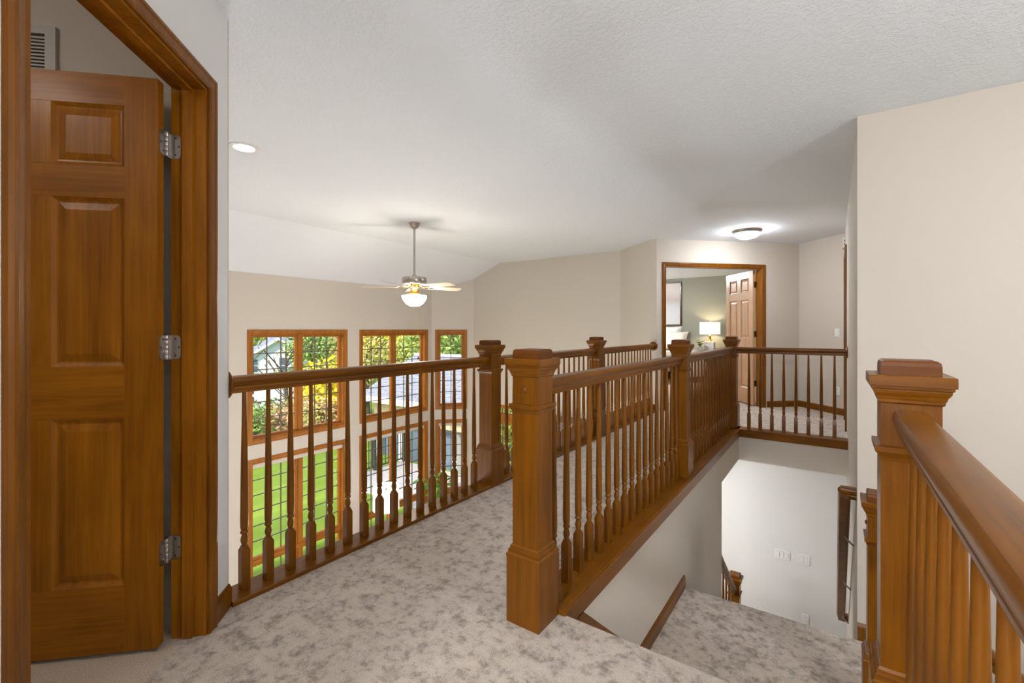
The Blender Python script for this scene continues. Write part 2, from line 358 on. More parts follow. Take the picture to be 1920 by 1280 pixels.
# ------------------------------------------------------------------ railings
RAILP = [(-.019, -.073), (.019, -.073), (.019, -.058), (.026, -.056), (.0265, -.050), (.024, -.045), (.027, -.040), (.033, -.034), (.035, -.024), (.034, -.013), (.029, -.004), (.020, -.0005),
         (-.020, -.0005), (-.029, -.004), (-.034, -.013), (-.035, -.024), (-.033, -.034), (-.027, -.040), (-.024, -.045), (-.0265, -.050), (-.026, -.056), (-.019, -.058)]
RT = .952
def baluster_mesh(h, sqtop=.19, mat='wood_z'):
    b = .0175; mb = MB()
    mb.sq(0, 0, [(b, 0), (b, sqtop - .02), (b * .62, sqtop - .004), (b * .62, sqtop)])
    k = sqtop
    mb.lathe(0, 0, [(.0105, k - .006), (.0105, k + .004), (.0145, k + .016), (.0155, k + .026), (.013, k + .038), (.0105, k + .046), (.0105, k + .049), (.0150, k + .052), (.0165, k + .057), (.0150, k + .062),
                    (.0135, k + .065), (.0135, k + .070), (.0160, k + .078), (.0163, k + .12), (.0150, k + .25), (.0128, k + (h - k) * .62), (.0100, k + (h - k) * .82), (.0085, h)], 10)
    return mb.mesh('baluster', mat, None, True)
for_b = baluster_mesh(RT - .07 - .02)
for p in for_b.polygons: p.use_smooth = len(p.vertices) == 4 and p.center.z > .195
for_b.set_sharp_from_angle(angle=math.radians(40))
def newel_meshes():
    d = {}
    d['newel_post'] = MB().sq(0, 0, [(.0575, .28), (.0575, .985)]).mesh('newel_post', 'wood_z')
    d['plinth'] = MB().sq(0, 0, [(.075, 0), (.075, .258), (.0735, .262)]).mesh('plinth', 'wood_z')
    d['base_moulding'] = MB().sq(0, 0, [(.0765, .258), (.0765, .268), (.071, .273), (.070, .284), (.0655, .288), (.0645, .296), (.0600, .303), (.0575, .304)]).mesh('base_moulding', 'wood_x')
    d['collar'] = MB().sq(0, 0, [(.0578, .822), (.0600, .830), (.0645, .840), (.0690, .845), (.0690, .858), (.0578, .860)]).mesh('collar', 'wood_x')
    d['cap'] = MB().sq(0, 0, [(.0580, .966), (.0620, .970), (.0625, .977), (.0645, .979), (.0665, .987), (.0715, .994), (.0730, .999), (.0730, 1.003), (.0765, 1.005), (.0770, 1.011), (.0810, 1.012), (.0810, 1.035), (.0795, 1.037)]).mesh('cap', 'wood_x')
    b = MB()
    b.sq(0, 0, [(.0575, 1.036), (.0575, 1.060), (.0555, 1.069), (.0500, 1.073)])
    d['cap_block'] = b.mesh('cap_block', 'endgrain')
    d['plug'] = MB().lathe(0, 0, [(.012, 0), (.0115, .003), (.008, .006), (.003, .0075)], 12).mesh('plug', 'wood_z', None, True)
    return d
NM = newel_meshes()
def newel(parent, x, y, z=0, plug=None):
    b = wpos(parent); o = link('newel_post', NM['newel_post'], parent, (x - b.x, y - b.y, z - b.z))
    for k in ('plinth', 'base_moulding', 'collar', 'cap', 'cap_block'): link(k, NM[k], o)
    if plug:
        p = link('plug', NM['plug'], o); p.location = (plug[0] * .0575, plug[1] * .0575, .917)
        p.rotation_euler = Vector((plug[0], plug[1], 0)).to_track_quat('Z', 'Y').to_euler()
    return o
def rail(parent, p0, p1, mat): MB().sweep(RAILP, [p0, p1]).build('handrail', mat, parent, smooth=True)
def balusters(parent, pts, z=.02, mesh=None):
    b = wpos(parent)
    for x, y in pts: link('baluster', mesh or for_b, parent, (x - b.x, y - b.y, z - b.z))
def rosette(parent, p, d):
    b = wpos(parent)
    me = MB().lathe(0, 0, [(.062, 0), (.062, .006), (.056, .011), (.050, .012), (.046, .017), (.030, .019)], 24).mesh('rosette', 'wood_x', None, True)
    o = link('rosette', me, parent, (p[0] - b.x, p[1] - b.y, p[2] - b.z)); o.rotation_euler = Vector(d).to_track_quat('Z', 'Y').to_euler()
LX, RX = -2.105, -.985
rl = thing('bridge_railing', 'long wooden balustrade overlooking the tall windows', 'railing', (LX, 2.0, 0))
NL = (2.685, 4.55)
for y in NL: newel(rl, LX, y)
segs = [(.885, NL[0] - .05), (NL[0] + .05, NL[1] - .05), (NL[1] + .05, 6.435)]
for a_, b_ in segs: rail(rl, (LX, a_, RT), (LX, b_, RT), 'wood_y')
balusters(rl, [(LX, .945 + .1035 * k) for k in range(16)] + [(LX, 2.685 + .1036 * k) for k in range(1, 18)] + [(LX, 4.55 + .1045 * k) for k in range(1, 18)])
MB().box(-2.172, -2.032, .868, 6.449, -.005, .02, .003).build('shoe_rail', 'wood_y', rl)
MB().box(-2.176, -2.160, .868, 6.449, -.34, .005).build('fascia_board', 'wood_y', rl)
rosette(rl, (LX, .868, RT - .035), (0, 1, 0)); rosette(rl, (LX, 6.449, RT - .035), (0, -1, 0))
rr = thing('bridge_railing', 'wooden balustrade along the stairwell side of the bridge with three newels', 'railing', (RX, 3.5, 0))
NR = (1.532, 3.68, 5.84)
newel(rr, RX, NR[0], 0, (0, -1)); newel(rr, RX, NR[1]); newel(rr, RX, NR[2])
for a_, b_ in ((NR[0] + .05, NR[1] - .05), (NR[1] + .05, NR[2] - .05)): rail(rr, (RX, a_, RT), (RX, b_, RT), 'wood_y')
balusters(rr, [(RX, 1.6965 + .1157 * k) for k in range(17)] + [(RX, 3.68 + .1137 * k) for k in range(1, 19)])
MB().box(-1.062, CX + .004, 1.608, 5.915, -.005, .02, .003).build('shoe_rail', 'wood_y', rr)
MB().box(CX + .001, CX + .016, 1.612, 5.735, -.062, .018, .002).build('fascia_board', 'wood_y', rr)
rc = thing('cross_railing', 'short wooden balustrade between the corner newel and the beige wall edge', 'railing', (-.4, 5.82, 0))
rail(rc, (RX + .05, 5.825, RT), (SX - .02, 5.825, RT), 'wood_x')
balusters(rc, [(-.801 + .1143 * k, 5.825) for k in range(8)])
MB().box(RX + .07, SX, 5.73, 5.90, -.005, .02, .003).build('shoe_rail', 'wood_x', rc)
MB().box(CX + .017, SX - .001, 5.718, 5.733, -.066, .018, .002).build('fascia_board', 'wood_x', rc)
rosette(rc, (SX - .001, 5.825, RT - .035), (-1, 0, 0))
NX = .152
rn = thing('stair_railing', 'near wooden balustrade with a large newel at the stair head', 'railing', (NX, 1.5, 0))
newel(rn, NX, 1.532)
rail(rn, (NX, 1.49, RT), (NX, -1.4, RT), 'wood_y')
balusters(rn, [(NX, 1.40 - .1155 * k) for k in range(22)])
MB().box(.07, .245, -1.4, 1.46, -.005, .02, .003).build('shoe_rail', 'wood_y', rn)
MB().box(.246, .262, -1.4, 1.60, -.062, .018).build('fascia_board', 'wood_y', rn)
rb = thing('stair_railing', 'landing newel post with a rail dropping along the back flight', 'railing', (.187, 2.857, LZ))
newel(rb, .187, 2.857, LZ, (-1, 0))
rail(rb, (.235, 2.857, -.005), (2.2, 2.857, -.005 - .77 * 1.965), 'wood_x')
for k in range(14):
    x = .80 + .1 * k
    h = .70
    link('baluster', for_b, rb, (x - .187, 0, (-.075 - .77 * (x - .235)) - .862 - LZ))
rs = thing('stair_railing', 'sloping rail of the short flight behind the near newel', 'railing', (.165, 1.6, -.1))
rail(rs, (.178, 1.60, .80), (.210, 2.80, .10), 'wood_y')
rf = thing('foyer_railing', 'small descending stair rail ending in a newel by the foyer wall', 'railing', (-.96, 5.8, Z1F))
newel(rf, -.955, 5.86, Z1F)
rail(rf, (-.955, 4.80, -.97), (-.955, 5.82, -1.86), 'wood_y')
for k in range(6):
    y = 4.86 + .16 * k; zt = -.97 - .873 * (y - 4.80) - .06
    link('baluster', for_b, rf, (.005, y - 5.8, zt - .862 - Z1F))
MB().box(CX - .12, CX, 4.78, 5.90, Z1F, Z1F + .18).build('stringer', 'wood_y', rf)
# wall mounted handrail
hr = thing('wall_handrail', 'dark wooden wall handrail on metal brackets beside the lower flight', 'handrail', (.05, 3.6, 0))
P0, P1 = Vector((.050, 3.60, .145)), Vector((.050, 5.70, -1.72))
MB().sweep(RAILP, [P0, P1]).build('handrail', 'wood_y', hr, smooth=True)
MB().sweep(RAILP, [(.030, 3.60, .150), (SX - .002, 3.60, .150)]).build('return_piece', 'wood_x', hr, smooth=True)
MB().sweep(RAILP, [(.030, 5.70, -1.72), (SX - .002, 5.70, -1.72)]).build('return_piece', 'wood_x', hr, smooth=True)
for k in (.20, .55, .92):
    p = P0.lerp(P1, k)
    MB().tube([(SX - .002, p.y, p.z - .15), (.075, p.y, p.z - .12), (.052, p.y, p.z - .075)], .007).build('bracket', 'nickel', hr, smooth=True)
# ------------------------------------------------------------------ doors and casings
CASP = [(.004, 0), (.004, .010), (.010, .0145), (.016, .0115), (.036, .0145), (.043, .019), (.052, .0185), (.058, .012), (.058, 0)]
def doorway(name, P, rz, w_, h_, depth, label, mat='door_z', stop=True):
    t = link(name, None, None, (*P, 0), rz); struct('', t, label)
    MB().frame(0, w_, 0, h_, CASP).build('casing', 'wood_z' if mat == 'door_z' else mat, t, True)
    mb = MB(); j = .018
    mb.box(-.002, j - .016, -.001, depth, 0, h_); jm = mb.build('jamb', mat, t, True)
    MB().box(w_ - j + .016, w_ + .002, -.001, depth, 0, h_).build('jamb', mat, t, True)
    MB().box(0, w_, -.001, depth, h_ - .004, h_ + .012).build('head_jamb', mat, t, True)
    if stop:
        a0, a1 = depth * .35, depth * .35 + .035
        MB().box(.002, .013, a0, a1, 0, h_ - .004, .002).build('door_stop', mat, t, True)
        MB().box(w_ - .013, w_ - .002, a0, a1, 0, h_ - .004, .002).build('door_stop', mat, t, True)
        MB().box(.013, w_ - .013, a0, a1, h_ - .015, h_ - .004, .002).build('door_stop', mat, t, True)
    return t
def door_leaf(name, P, rz, w_, label, mats=('door_z', 'door_x'), hinge_side=1, z0=.015, th=.035):
    t = link(name, None, None, (*P, 0), rz); struct('', t, label)
    H = 2.045; st = .106; pw = (w_ - 3 * st + .006) / 2
    cols = [(st, st + pw), (w_ - st - pw, w_ - st)]
    rows = [(.252, .838), (1.022, 1.611), (1.723, 1.938)]
    for a_, b_ in ((0, st), (w_ - st, w_)): MB().box(a_, b_, 0, th, z0, H, .0015).build('stile', mats[0], t, True)
    zz = [z0, .252, .838, 1.022, 1.611, 1.723, 1.938, H]
    for k in range(0, 8, 2): MB().box(st, w_ - st, 0, th, zz[k], zz[k + 1], .0008).build('rail', mats[1], t, True)
    for a_, b_ in rows: MB().box(cols[0][1], cols[1][0], 0, th, a_, b_, .0008).build('mullion', mats[0], t, True)
    for a_, b_ in cols:
        for c_, d_ in rows:
            mb = MB()
            for f in (0, 1):
                yy = (lambda q: q) if f == 0 else (lambda q: th - q)
                rg = [(0, .001), (.004, .004), (.012, .0095), (.018, .0105), (.042, .0035), (.043, .0032)]
                vs = []; fs = []
                for ins, dp in rg: vs += [(a_ + ins, yy(dp), c_ + ins), (b_ - ins, yy(dp), c_ + ins), (b_ - ins, yy(dp), d_ - ins), (a_ + ins, yy(dp), d_ - ins)]
                for k in range(len(rg) - 1):
                    for i in range(4):
                        j = (i + 1) % 4; fs.append((k * 4 + i, k * 4 + j, k * 4 + 4 + j, k * 4 + 4 + i) if f == 0 else (k * 4 + j, k * 4 + i, k * 4 + 4 + i, k * 4 + 4 + j))
                q = (len(rg) - 1) * 4; fs.append((q, q + 1, q + 2, q + 3) if f == 0 else (q + 3, q + 2, q + 1, q))
                mb.add(vs, fs)
            mb.build('panel', mats[0], t, True, fix=False)
    return t

# near doorway: local x runs from the left jamb to the right jamb, local -y faces the hall
doorway('trim_2', DP(1.119, MH), math.atan2(R2, -R2), .764, 2.055, .117, 'varnished casing of the near doorway')
d1 = door_leaf('door_1', DP(1.844, -.972), math.atan2(-R2, -R2), .76, 'open six-panel wooden door in the near doorway')
def hinge(z, parent):
    # local to the door leaf: x<0 is towards the hall, y<0 towards the jamb
    pl = []
    h = .0445; r = .014
    def leafpoly(w_):
        pts = [(0, -h), (0, h)]
        for k in range(5): q = PI / 2 - k * PI / 8; pts.append((w_ - r + r * math.cos(q), h - r + r * math.sin(q)))
        for k in range(5): q = -k * PI / 8; pts.append((w_ - r + r * math.cos(q), -h + r + r * math.sin(q)))
        return pts
    mb = MB(); P = leafpoly(.032); n = len(P)
    mb.add([(-.0005, -.004 + u, z + q) for u, q in P] + [(-.003, -.004 + u, z + q) for u, q in P], [(i, (i + 1) % n, (i + 1) % n + n, i + n) for i in range(n)] + [tuple(range(n)), tuple(range(2 * n - 1, n - 1, -1))])
    o = mb.build('hinge', 'nickel', parent, True)
    mb = MB(); P = leafpoly(.036)
    mb.add([(-.004 - u, -.0350, z + q) for u, q in P] + [(-.004 - u, -.0325, z + q) for u, q in P], [(i, (i + 1) % n, (i + 1) % n + n, i + n) for i in range(n)] + [tuple(range(n)), tuple(range(2 * n - 1, n - 1, -1))])
    mb.add([(-.004, -.0350, z - h), (-.004, -.0350, z + h), (-.004, -.010, z + h), (-.004, -.010, z - h), (-.006, -.0325, z - h), (-.006, -.0325, z + h), (-.006, -.010, z + h), (-.006, -.010, z - h)],
           [(0, 1, 2, 3), (7, 6, 5, 4), (0, 4, 5, 1), (1, 5, 6, 2), (2, 6, 7, 3), (3, 7, 4, 0)])
    mb.build('hinge_plate', 'nickel', o, True)
    mb = MB()
    for k in range(5): mb.lathe(-.006, -.008, [(.0056, z - h + k * .0178 + .0006), (.0062, z - h + k * .0178 + .0016), (.0062, z - h + k * .0178 + .0162), (.0056, z - h + k * .0178 + .0172)], 12)
    mb.build('hinge_pin', 'nickel', o, True, True)
    mb = MB()
    for u, q in ((.012, .031), (.024, 0), (.012, -.031)):
        mb.box(-.0035, -.0029, -.004 + u - .0028, -.004 + u + .0028, z + q - .0028, z + q + .0028)
        mb.box(-.004 - u - .0028 - .006, -.004 - u + .0028 - .006, -.0326, -.0320, z + q - .0028, z + q + .0028)
    mb.build('screws', 'slot', o, True)
for z in (1.830, 1.085, .342): hinge(z, d1)
# bedroom double doorway
EP = lambda s, m=0: (-2.06 + s * R2 - m * R2, 6.45 + s * R2 + m * R2)
doorway('trim_3', EP(.143), PI / 4, 1.527, 2.055, .117, 'wide varnished casing of the bedroom doorway', stop=False)
d2 = door_leaf('door_2', EP(1.655, .125), math.radians(128.5), .76, 'open panelled door in lit-toned wood at the bedroom doorway', ('door_lit', 'door_lit'))
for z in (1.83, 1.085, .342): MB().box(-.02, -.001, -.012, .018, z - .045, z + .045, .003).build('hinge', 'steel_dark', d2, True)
door_leaf('door_4', EP(.150, .125), math.radians(141), .76, 'second leaf of the bedroom doorway', ('door_lit', 'door_lit'))
doorway('trim_4', (SX, 7.18), -PI / 2, .76, 2.055, .117, 'casing of a door in the beige hall wall', stop=False)
door_leaf('door_3', (SX + .02, 7.178), -PI / 2, .756, 'closed panelled door in the beige hall wall')
# ------------------------------------------------------------------ windows
WINP = [(.0, -.010), (.0, .012), (.008, .016), (.014, .013), (.040, .016), (.047, .020), (.056, .019), (.062, .012), (.062, 0), (.0, 0)]
PANES = {}
def sash(t, x0, x1, z0, z1, cols, rows, y=.09, fr=.034, tag_='sash'):
    mb = MB(); mb.frame(x0 + fr, x1 - fr, z0 + fr, z1 - fr, [(0, -y), (0, -y + .010), (.006, -y + .016), (fr, -y + .020), (fr, -y - .03), (0, -y - .03)], True)
    s = mb.build('sash', 'sash_z', t, True)
    a0, a1, c0, c1 = x0 + fr, x1 - fr, z0 + fr, z1 - fr
    pw, ph = (a1 - a0) / cols, (c1 - c0) / rows; b = .0065
    key = (round(pw, 3), round(ph, 3))
    if key not in PANES: PANES[key] = MB().box(-pw / 2 + .002, pw / 2 - .002, -.002, .002, -ph / 2 + .002, ph / 2 - .002).mesh('pane', 'pane_glass')
    for i in range(cols):
        for j in range(rows): link('pane', PANES[key], s, (a0 + (i + .5) * pw, y + .012, c0 + (j + .5) * ph))
    for i in range(1, cols): MB().box(a0 + i * pw - b, a0 + i * pw + b, y + .004, y + .020, c0, c1).build('muntin', 'muntin', s, True)
    for j in range(1, rows): MB().box(a0, a1, y + .005, y + .019, c0 + j * ph - b, c0 + j * ph + b).build('muntin', 'muntin', s, True)
    return s
def window(name, P, rz, w_, z0, z1, n, cols, label, lower=False):
    t = link(name, None, None, (*P, 0), rz); struct('', t, label)
    MB().frame(0, w_, z0, z1, WINP, True).build('casing', 'sash_z', t, True)
    MB().frame(.0, w_, z0, z1, [(0, -.001), (0, -.135), (-.012, -.135), (-.012, -.001)], True).build('jamb', 'sash_z', t, True)
    x0, x1 = .012, w_ - .012
    za = z0 + .012; zb = z1 - .012
    if lower:
        MB().box(x0, x1, .02, .06, zb - .062, zb, .004).build('shade_valance', 'shade_fabric', t, True)
        MB().box(x0, x1, .05, .13, -2.135, -2.075).build('transom_bar', 'sash_x', t, True)
    if n == 2:
        m = w_ / 2
        MB().box(m - .028, m + .028, .055, .13, za, zb).build('mullion', 'sash_z', t, True)
        sp = [(x0, m - .028), (m + .028, x1)]
    else: sp = [(x0, x1)]
    for a_, b_ in sp:
        if lower:
            sash(t, a_, b_, -2.075, zb, cols, 6); sash(t, a_, b_, za, -2.135, cols, 1)
        else: sash(t, a_, b_, za, zb, cols, 6)
    return t
# local +y must point outdoors: local x along +Y on the window wall
wl = ['first pair of upper casement windows with wooden grilles', 'second pair of upper casement windows above the porch roof', 'first pair of lower windows facing the lawn', 'second pair of lower windows behind the floor lamp']
for k, (a_, b_) in enumerate(wins):
    window('window_%d' % (k + 1), (WX, a_), PI / 2, b_ - a_, *OPU, 2, 3, wl[k])
    window('window_%d' % (k + 3), (WX, a_), PI / 2, b_ - a_, *OPL, 2, 3, wl[k + 2], True)
bp = (WX + .132 * R2, 6.465 + .132 * R2)
window('window_5', bp, PI / 4, .511, *OPU, 1, 2, 'narrow upper window in the angled wall')
window('window_6', bp, PI / 4, .511, *OPL, 1, 2, 'narrow lower window in the angled wall', True)
t = link('window_7', None, None, (PWX[0], FY, 0), 0); struct('', t, 'glazed garden door with a transom in the great room end wall')
MB().frame(0, 1.0, Z1F, -.36, WINP).build('casing', 'sash_z', t, True)
MB().box(0, 1.0, .01, .10, -.62, -.475).build('transom_bar', 'sash_x', t, True)
sash(t, .0, 1.0, -.475, -.36, 3, 1, .05, .012); sash(t, 0, 1.0, Z1F, -.62, 3, 7, .05, .05)
# ------------------------------------------------------------------ ceiling fixtures, added fill lamps
def dome(mat_glow, label, group, p):
    t = thing('ceiling_light', label, 'ceiling light', p, 0, group); x, y, z = p
    MB().lathe(x, y, [(.178, z), (.178, z - .010), (.160, z - .034), (.150, z - .040), (.148, z - .030)], 36).build('rim', 'nickel', t, smooth=True)
    MB().lathe(x, y, [(.150, z - .030), (.150, z - .042), (.140, z - .066), (.115, z - .088), (.075, z - .102), (.025, z - .107)], 36).build('glass_bowl', mat_glow, t, smooth=True)
    MB().lathe(x, y, [(.013, z - .104), (.013, z - .112), (.008, z - .117), (.009, z - .122), (.003, z - .127)], 14).build('finial', 'nickel', t, smooth=True)
    return t
dome('glow_flush', 'flush dome ceiling light outside the bedroom doorway', None, (-.93, 6.59, CH))
def pendant(mat_glow, label, p, drop):
    t = thing('fill_pendant', label, 'fill light', p, 0, 'added fill pendants out of view'); x, y, z = p; r = .16; zc = z - drop
    MB().lathe(x, y, [(.06, z), (.06, z - .01), (.03, z - .03)], 20).build('canopy', 'nickel', t, smooth=True)
    MB().lathe(x, y, [(.008, z - .02), (.008, zc + r)], 8).build('rod', 'nickel', t, smooth=True)
    MB().lathe(x, y, [(max(.02, r * math.sin(PI * k / 10)), zc + r * math.cos(PI * k / 10)) for k in range(11)], 20).build('globe', mat_glow, t, smooth=True)
pendant('fill_hall', 'added unseen globe fill light in the hall behind the viewer', (-.30, -1.9, CH), .62)  # added behind the viewer as fill light
pendant('fill_well', 'added unseen globe fill light over the back stairwell', (1.95, 1.3, CH), .85)  # added out of frame to light the ceiling and stair wall
dome('fill_foyer', 'added unseen fill dome under the bridge by the foyer', 'added fill domes out of view', (-2.0, 5.35, SOF))  # added out of view to brighten the foyer
dome('fill_bed', 'added unseen fill dome inside the bedroom', 'added fill domes out of view', (-4.2, 9.4, CH))  # added out of view to brighten the bedroom
def can(p, mat_, label):
    t = thing('recessed_light', label, 'recessed light', p); x, y, z = p; n = 32
    mb = MB(); prof = [(.098, z + .001), (.098, z - .006), (.090, z - .008), (.068, z - .006), (.064, z + .03), (.064, z + .04)]
    mb.lathe(x, y, prof, n); mb.f = [f for f in mb.f if len(f) == 4]; mb.build('trim_ring', 'plastic', t, smooth=True, fix=False)
    MB().lathe(x, y, [(.064, z - .001), (.058, z - .004), (.030, z - .006)], n).build('lens', mat_, t, smooth=True)
can((-3.41, 1.53, CH), 'glow_can', 'recessed ceiling light beside the near wall corner')
def fill_drum_lamp(x, y, label):  # added lamps, hidden below the bridge, lighting the ceiling from beneath
    t = thing('fill_drum_lamp', label, 'floor lamp', (x, y, Z1F), 0, 'added fill lamps hidden below the bridge')
    MB().lathe(x, y, [(.16, Z1F), (.16, Z1F + .02), (.03, Z1F + .04)], 24).build('base', 'nickel', t, smooth=True)
    MB().lathe(x, y, [(.014, Z1F + .03), (.014, -1.45)], 10).build('pole', 'nickel', t, smooth=True)
    MB().lathe(x, y, [(.26, -1.42), (.25, -1.02), (.05, -1.01)], 28).build('shade', 'fill_drum', t, smooth=True)
for y, q in ((1.5, 'near end'), (3.7, 'middle')): fill_drum_lamp(-3.6, y, 'added hidden drum fill lamp below the %s of the bridge' % q)
dome('fill_side', 'added unseen fill dome in the side room behind the near door', 'added fill domes out of view', (*DP(.85, -2.0), CH))  # added out of view to light the open door
# ceiling fan
fx, fy = -4.146, 3.805
f = thing('ceiling_fan', 'ceiling fan with nickel motor, pale blades and a lit glass bowl', 'ceiling fan', (fx, fy, CH))
MB().lathe(fx, fy, [(.068, CH), (.068, CH - .008), (.060, CH - .02), (.045, CH - .05), (.030, CH - .066), (.012, CH - .07)], 24).build('canopy', 'nickel', f, smooth=True)
MB().lathe(fx, fy, [(.013, CH - .06), (.013, 1.80)], 12).build('downrod', 'nickel', f, smooth=True)
MB().lathe(fx, fy, [(.02, 1.815), (.03, 1.80), (.05, 1.793), (.138, 1.785), (.146, 1.77), (.146, 1.715), (.136, 1.700), (.10, 1.695), (.05, 1.690)], 36).build('motor', 'nickel', f, smooth=True)
MB().lathe(fx, fy, [(.05, 1.70), (.06, 1.66), (.045, 1.64), (.045, 1.60), (.07, 1.59), (.07, 1.575)], 24).build('light_kit', 'brass', f, smooth=True)
for k in range(5):
    an = math.radians(215.35 + 72 * k); dx, dy = math.cos(an), math.sin(an)
    mb = MB(); pts = [(.20, -.050), (.22, -.058), (.50, -.068), (.615, -.060), (.635, -.03), (.635, .03), (.615, .060), (.50, .068), (.22, .058), (.20, .050)]
    zz = lambda q: -q * .20
    vs = [(fx + dx * r_ - dy * q, fy + dy * r_ + dx * q, 1.665 + zz(q)) for r_, q in pts]; vs += [(x, y, z + .006) for x, y, z in vs]; n = len(pts)
    b = mb.add(vs, [(i, (i + 1) % n, (i + 1) % n + n, i + n) for i in range(n)] + [tuple(range(n)), tuple(range(2 * n - 1, n - 1, -1))]).build('blade', 'blade', f)
    MB().sweep([(-.012, -.003), (.012, -.003), (.012, .003), (-.012, .003)], [(fx + dx * .07, fy + dy * .07, 1.690), (fx + dx * .14, fy + dy * .14, 1.655), (fx + dx * .26, fy + dy * .26, 1.660)]).build('blade_iron', 'brass', b)
MB().lathe(fx, fy, [(.145, 1.563), (.148, 1.556), (.142, 1.530), (.125, 1.495), (.095, 1.460), (.055, 1.438), (.02, 1.432)], 36).build('glass_bowl', 'glow_fan', f, smooth=True)
MB().lathe(fx, fy, [(.024, 1.434), (.020, 1.424), (.008, 1.418), (.008, 1.400), (.003, 1.392)], 14).build('finial', 'nickel', f, smooth=True)
MB().tube([(fx + .03, fy + .03, 1.60), (fx + .032, fy + .032, .83)], .0012, 5).build('pull_chain', 'brass', f)
MB().lathe(fx + .032, fy + .032, [(.003, .83), (.008, .815), (.008, .80), (.003, .785)], 8).build('chain_pull', 'dark_wood', f)
# ------------------------------------------------------------------ wall plates, vent, chime
def plate(label, P, rz, z, n, cat='switch', kind='rocker'):
    t = thing('wall_outlet' if kind == 'outlet' else 'light_switch', label, cat, (*P, z), rz)
    w_ = .070 + .046 * (n - 1)
    MB().box(-w_ / 2, w_ / 2, -.007, -.0003, -.057, .057, .003).build('cover_plate', 'plastic', t, True)
    for k in range(n):
        x = (k - (n - 1) / 2) * .046
        if kind == 'outlet':
            for q in (-.02, .02):
                o = MB().box(x - .015, x + .015, -.009, -.007, q - .013, q + .013, .001).build('socket', 'plastic', t, True)
                MB().box(x - .007, x - .004, -.0095, -.0088, q - .004, q + .005).box(x + .004, x + .007, -.0095, -.0088, q - .004, q + .005).build('slots', 'slot', o, True)
        else:
            MB().box(x - .016, x + .016, -.011, -.007, -.033, .033, .0015).build('rocker', 'plastic', t, True)
            MB().box(x - .0175, x + .0175, -.0076, -.0069, -.0345, .0345).build('rocker_gap', 'plastic_grey', t, True)
    return t
plate('three-gang white switch plate on the foyer wall', (-.522, 6.42), 0, -1.583, 3)
plate('two-gang white switch plate on the foyer wall', (-.300, 6.42), 0, -1.581, 2)
plate('white outlet low on the foyer wall', (-.284, 6.42), 0, -2.28, 1, 'outlet', 'outlet')
plate('single white switch at the angled hall end', (.030, 7.610), -PI / 4, 1.11, 1)
plate('white outlet low on the angled hall end', (.036, 7.604), -PI / 4, .32, 1, 'outlet', 'outlet')
c = thing('door_chime', 'small off-white chime box above the hall door casing', 'chime', (SX, 6.8, 2.2))
MB().box(.076, SX - .001, 6.70, 6.84, 2.125, 2.25, .004).build('chime_box', 'plastic', c)
for z in (2.16, 2.20): MB().box(.092, .100, 6.697, 6.701, z, z + .02).build('slot', 'slot', c)
v = thing('vent_grille', 'painted louvred return-air grille above the open near door', 'vent', (*DP(1.95, -2.0), 2.1))
VL = lambda m, d_, z: (DD.x * (1.9495 - d_) + NN.x * m, DD.y * (1.9495 - d_) + NN.y * m, z)
def vbox(m0, m1, d0, d1, z0, z1, z0b=None, z1b=None):
    mb = MB(); p = [VL(m, d_, z) for z in (z0, z1) for m, d_ in ((m0, d0), (m1, d0), (m1, d1), (m0, d1))]
    return mb.add(p, [(0, 3, 2, 1), (4, 5, 6, 7), (0, 1, 5, 4), (1, 2, 6, 5), (2, 3, 7, 6), (3, 0, 4, 7)])
m1 = -1.38; m0 = m1 - .36; zt, zb = 2.268, 1.97
for bx in ((m0, m1, 0, .012, zt - .030, zt), (m0, m1, 0, .012, zb, zb + .03), (m0, m0 + .03, 0, .012, zb + .03, zt - .03), (m1 - .034, m1, 0, .012, zb + .03, zt - .03)): vbox(*bx).build('grille_frame', 'vent_paint', v)
vbox(m0 + .03, m1 - .034, 0, .002, zb + .03, zt - .03).build('backing', 'slot', v)
k = zb + .034
while k < zt - .036:
    vbox(m0 + .03, m1 - .034, .003, .010, k, k + .006).build('louvre', 'vent_paint', v); k += .0128
# ------------------------------------------------------------------ bedroom
def cushion(name, label, cat, p, w_, h_, th, rz, tilt, mat, group=None):
    n = 14; mb = MB(); vs = []; fs = []
    for sgn in (1, -1):
        for i in range(n + 1):
            for j in range(n + 1):
                u, q = i / n * 2 - 1, j / n * 2 - 1
                e = (1 - u ** 4) * (1 - q ** 4); px = 1 - .10 * (1 - q * q); pz = 1 - .10 * (1 - u * u)
                vs.append((u * w_ / 2 * (1 - .07 * (1 - q * q)), sgn * th / 2 * max(e, 0) ** .5, q * h_ / 2 * (1 - .09 * (1 - u * u))))
    k = (n + 1) ** 2
    for i in range(n):
        for j in range(n):
            a_ = i * (n + 1) + j; fs.append((a_, a_ + 1, a_ + n + 2, a_ + n + 1)); fs.append((k + a_, k + a_ + n + 1, k + a_ + n + 2, k + a_ + 1))
    mb.add(vs, fs); o = mb.build(name, mat, None, True, True); o.location = p; o.rotation_euler = (tilt, 0, rz)
    return tag(o, label, cat, group)
bd = thing('bed', 'white dressed bed against the sage green wall', 'bed', (-4.0, 10.8, 0))
MB().box(-4.85, -3.10, 9.75, 11.7, .05, .30, .01).build('bed_base', 'dark_wood', bd)
MB().box(-4.88, -3.06, 9.70, 11.70, .30, .60, .05).build('mattress', 'linen', bd)
MB().box(-4.9, -3.0, 9.66, 11.1, .20, .655, .06).build('duvet', 'linen', bd)
MB().box(-4.95, -3.25, 11.70, 11.78, 0, 1.02, .02).build('headboard', 'cream_linen', bd)
cushion('pillow', 'tall white pillow propped under the framed picture', 'pillow', (-3.42, 11.45, .95), .72, .60, .20, 0, -.25, 'linen')
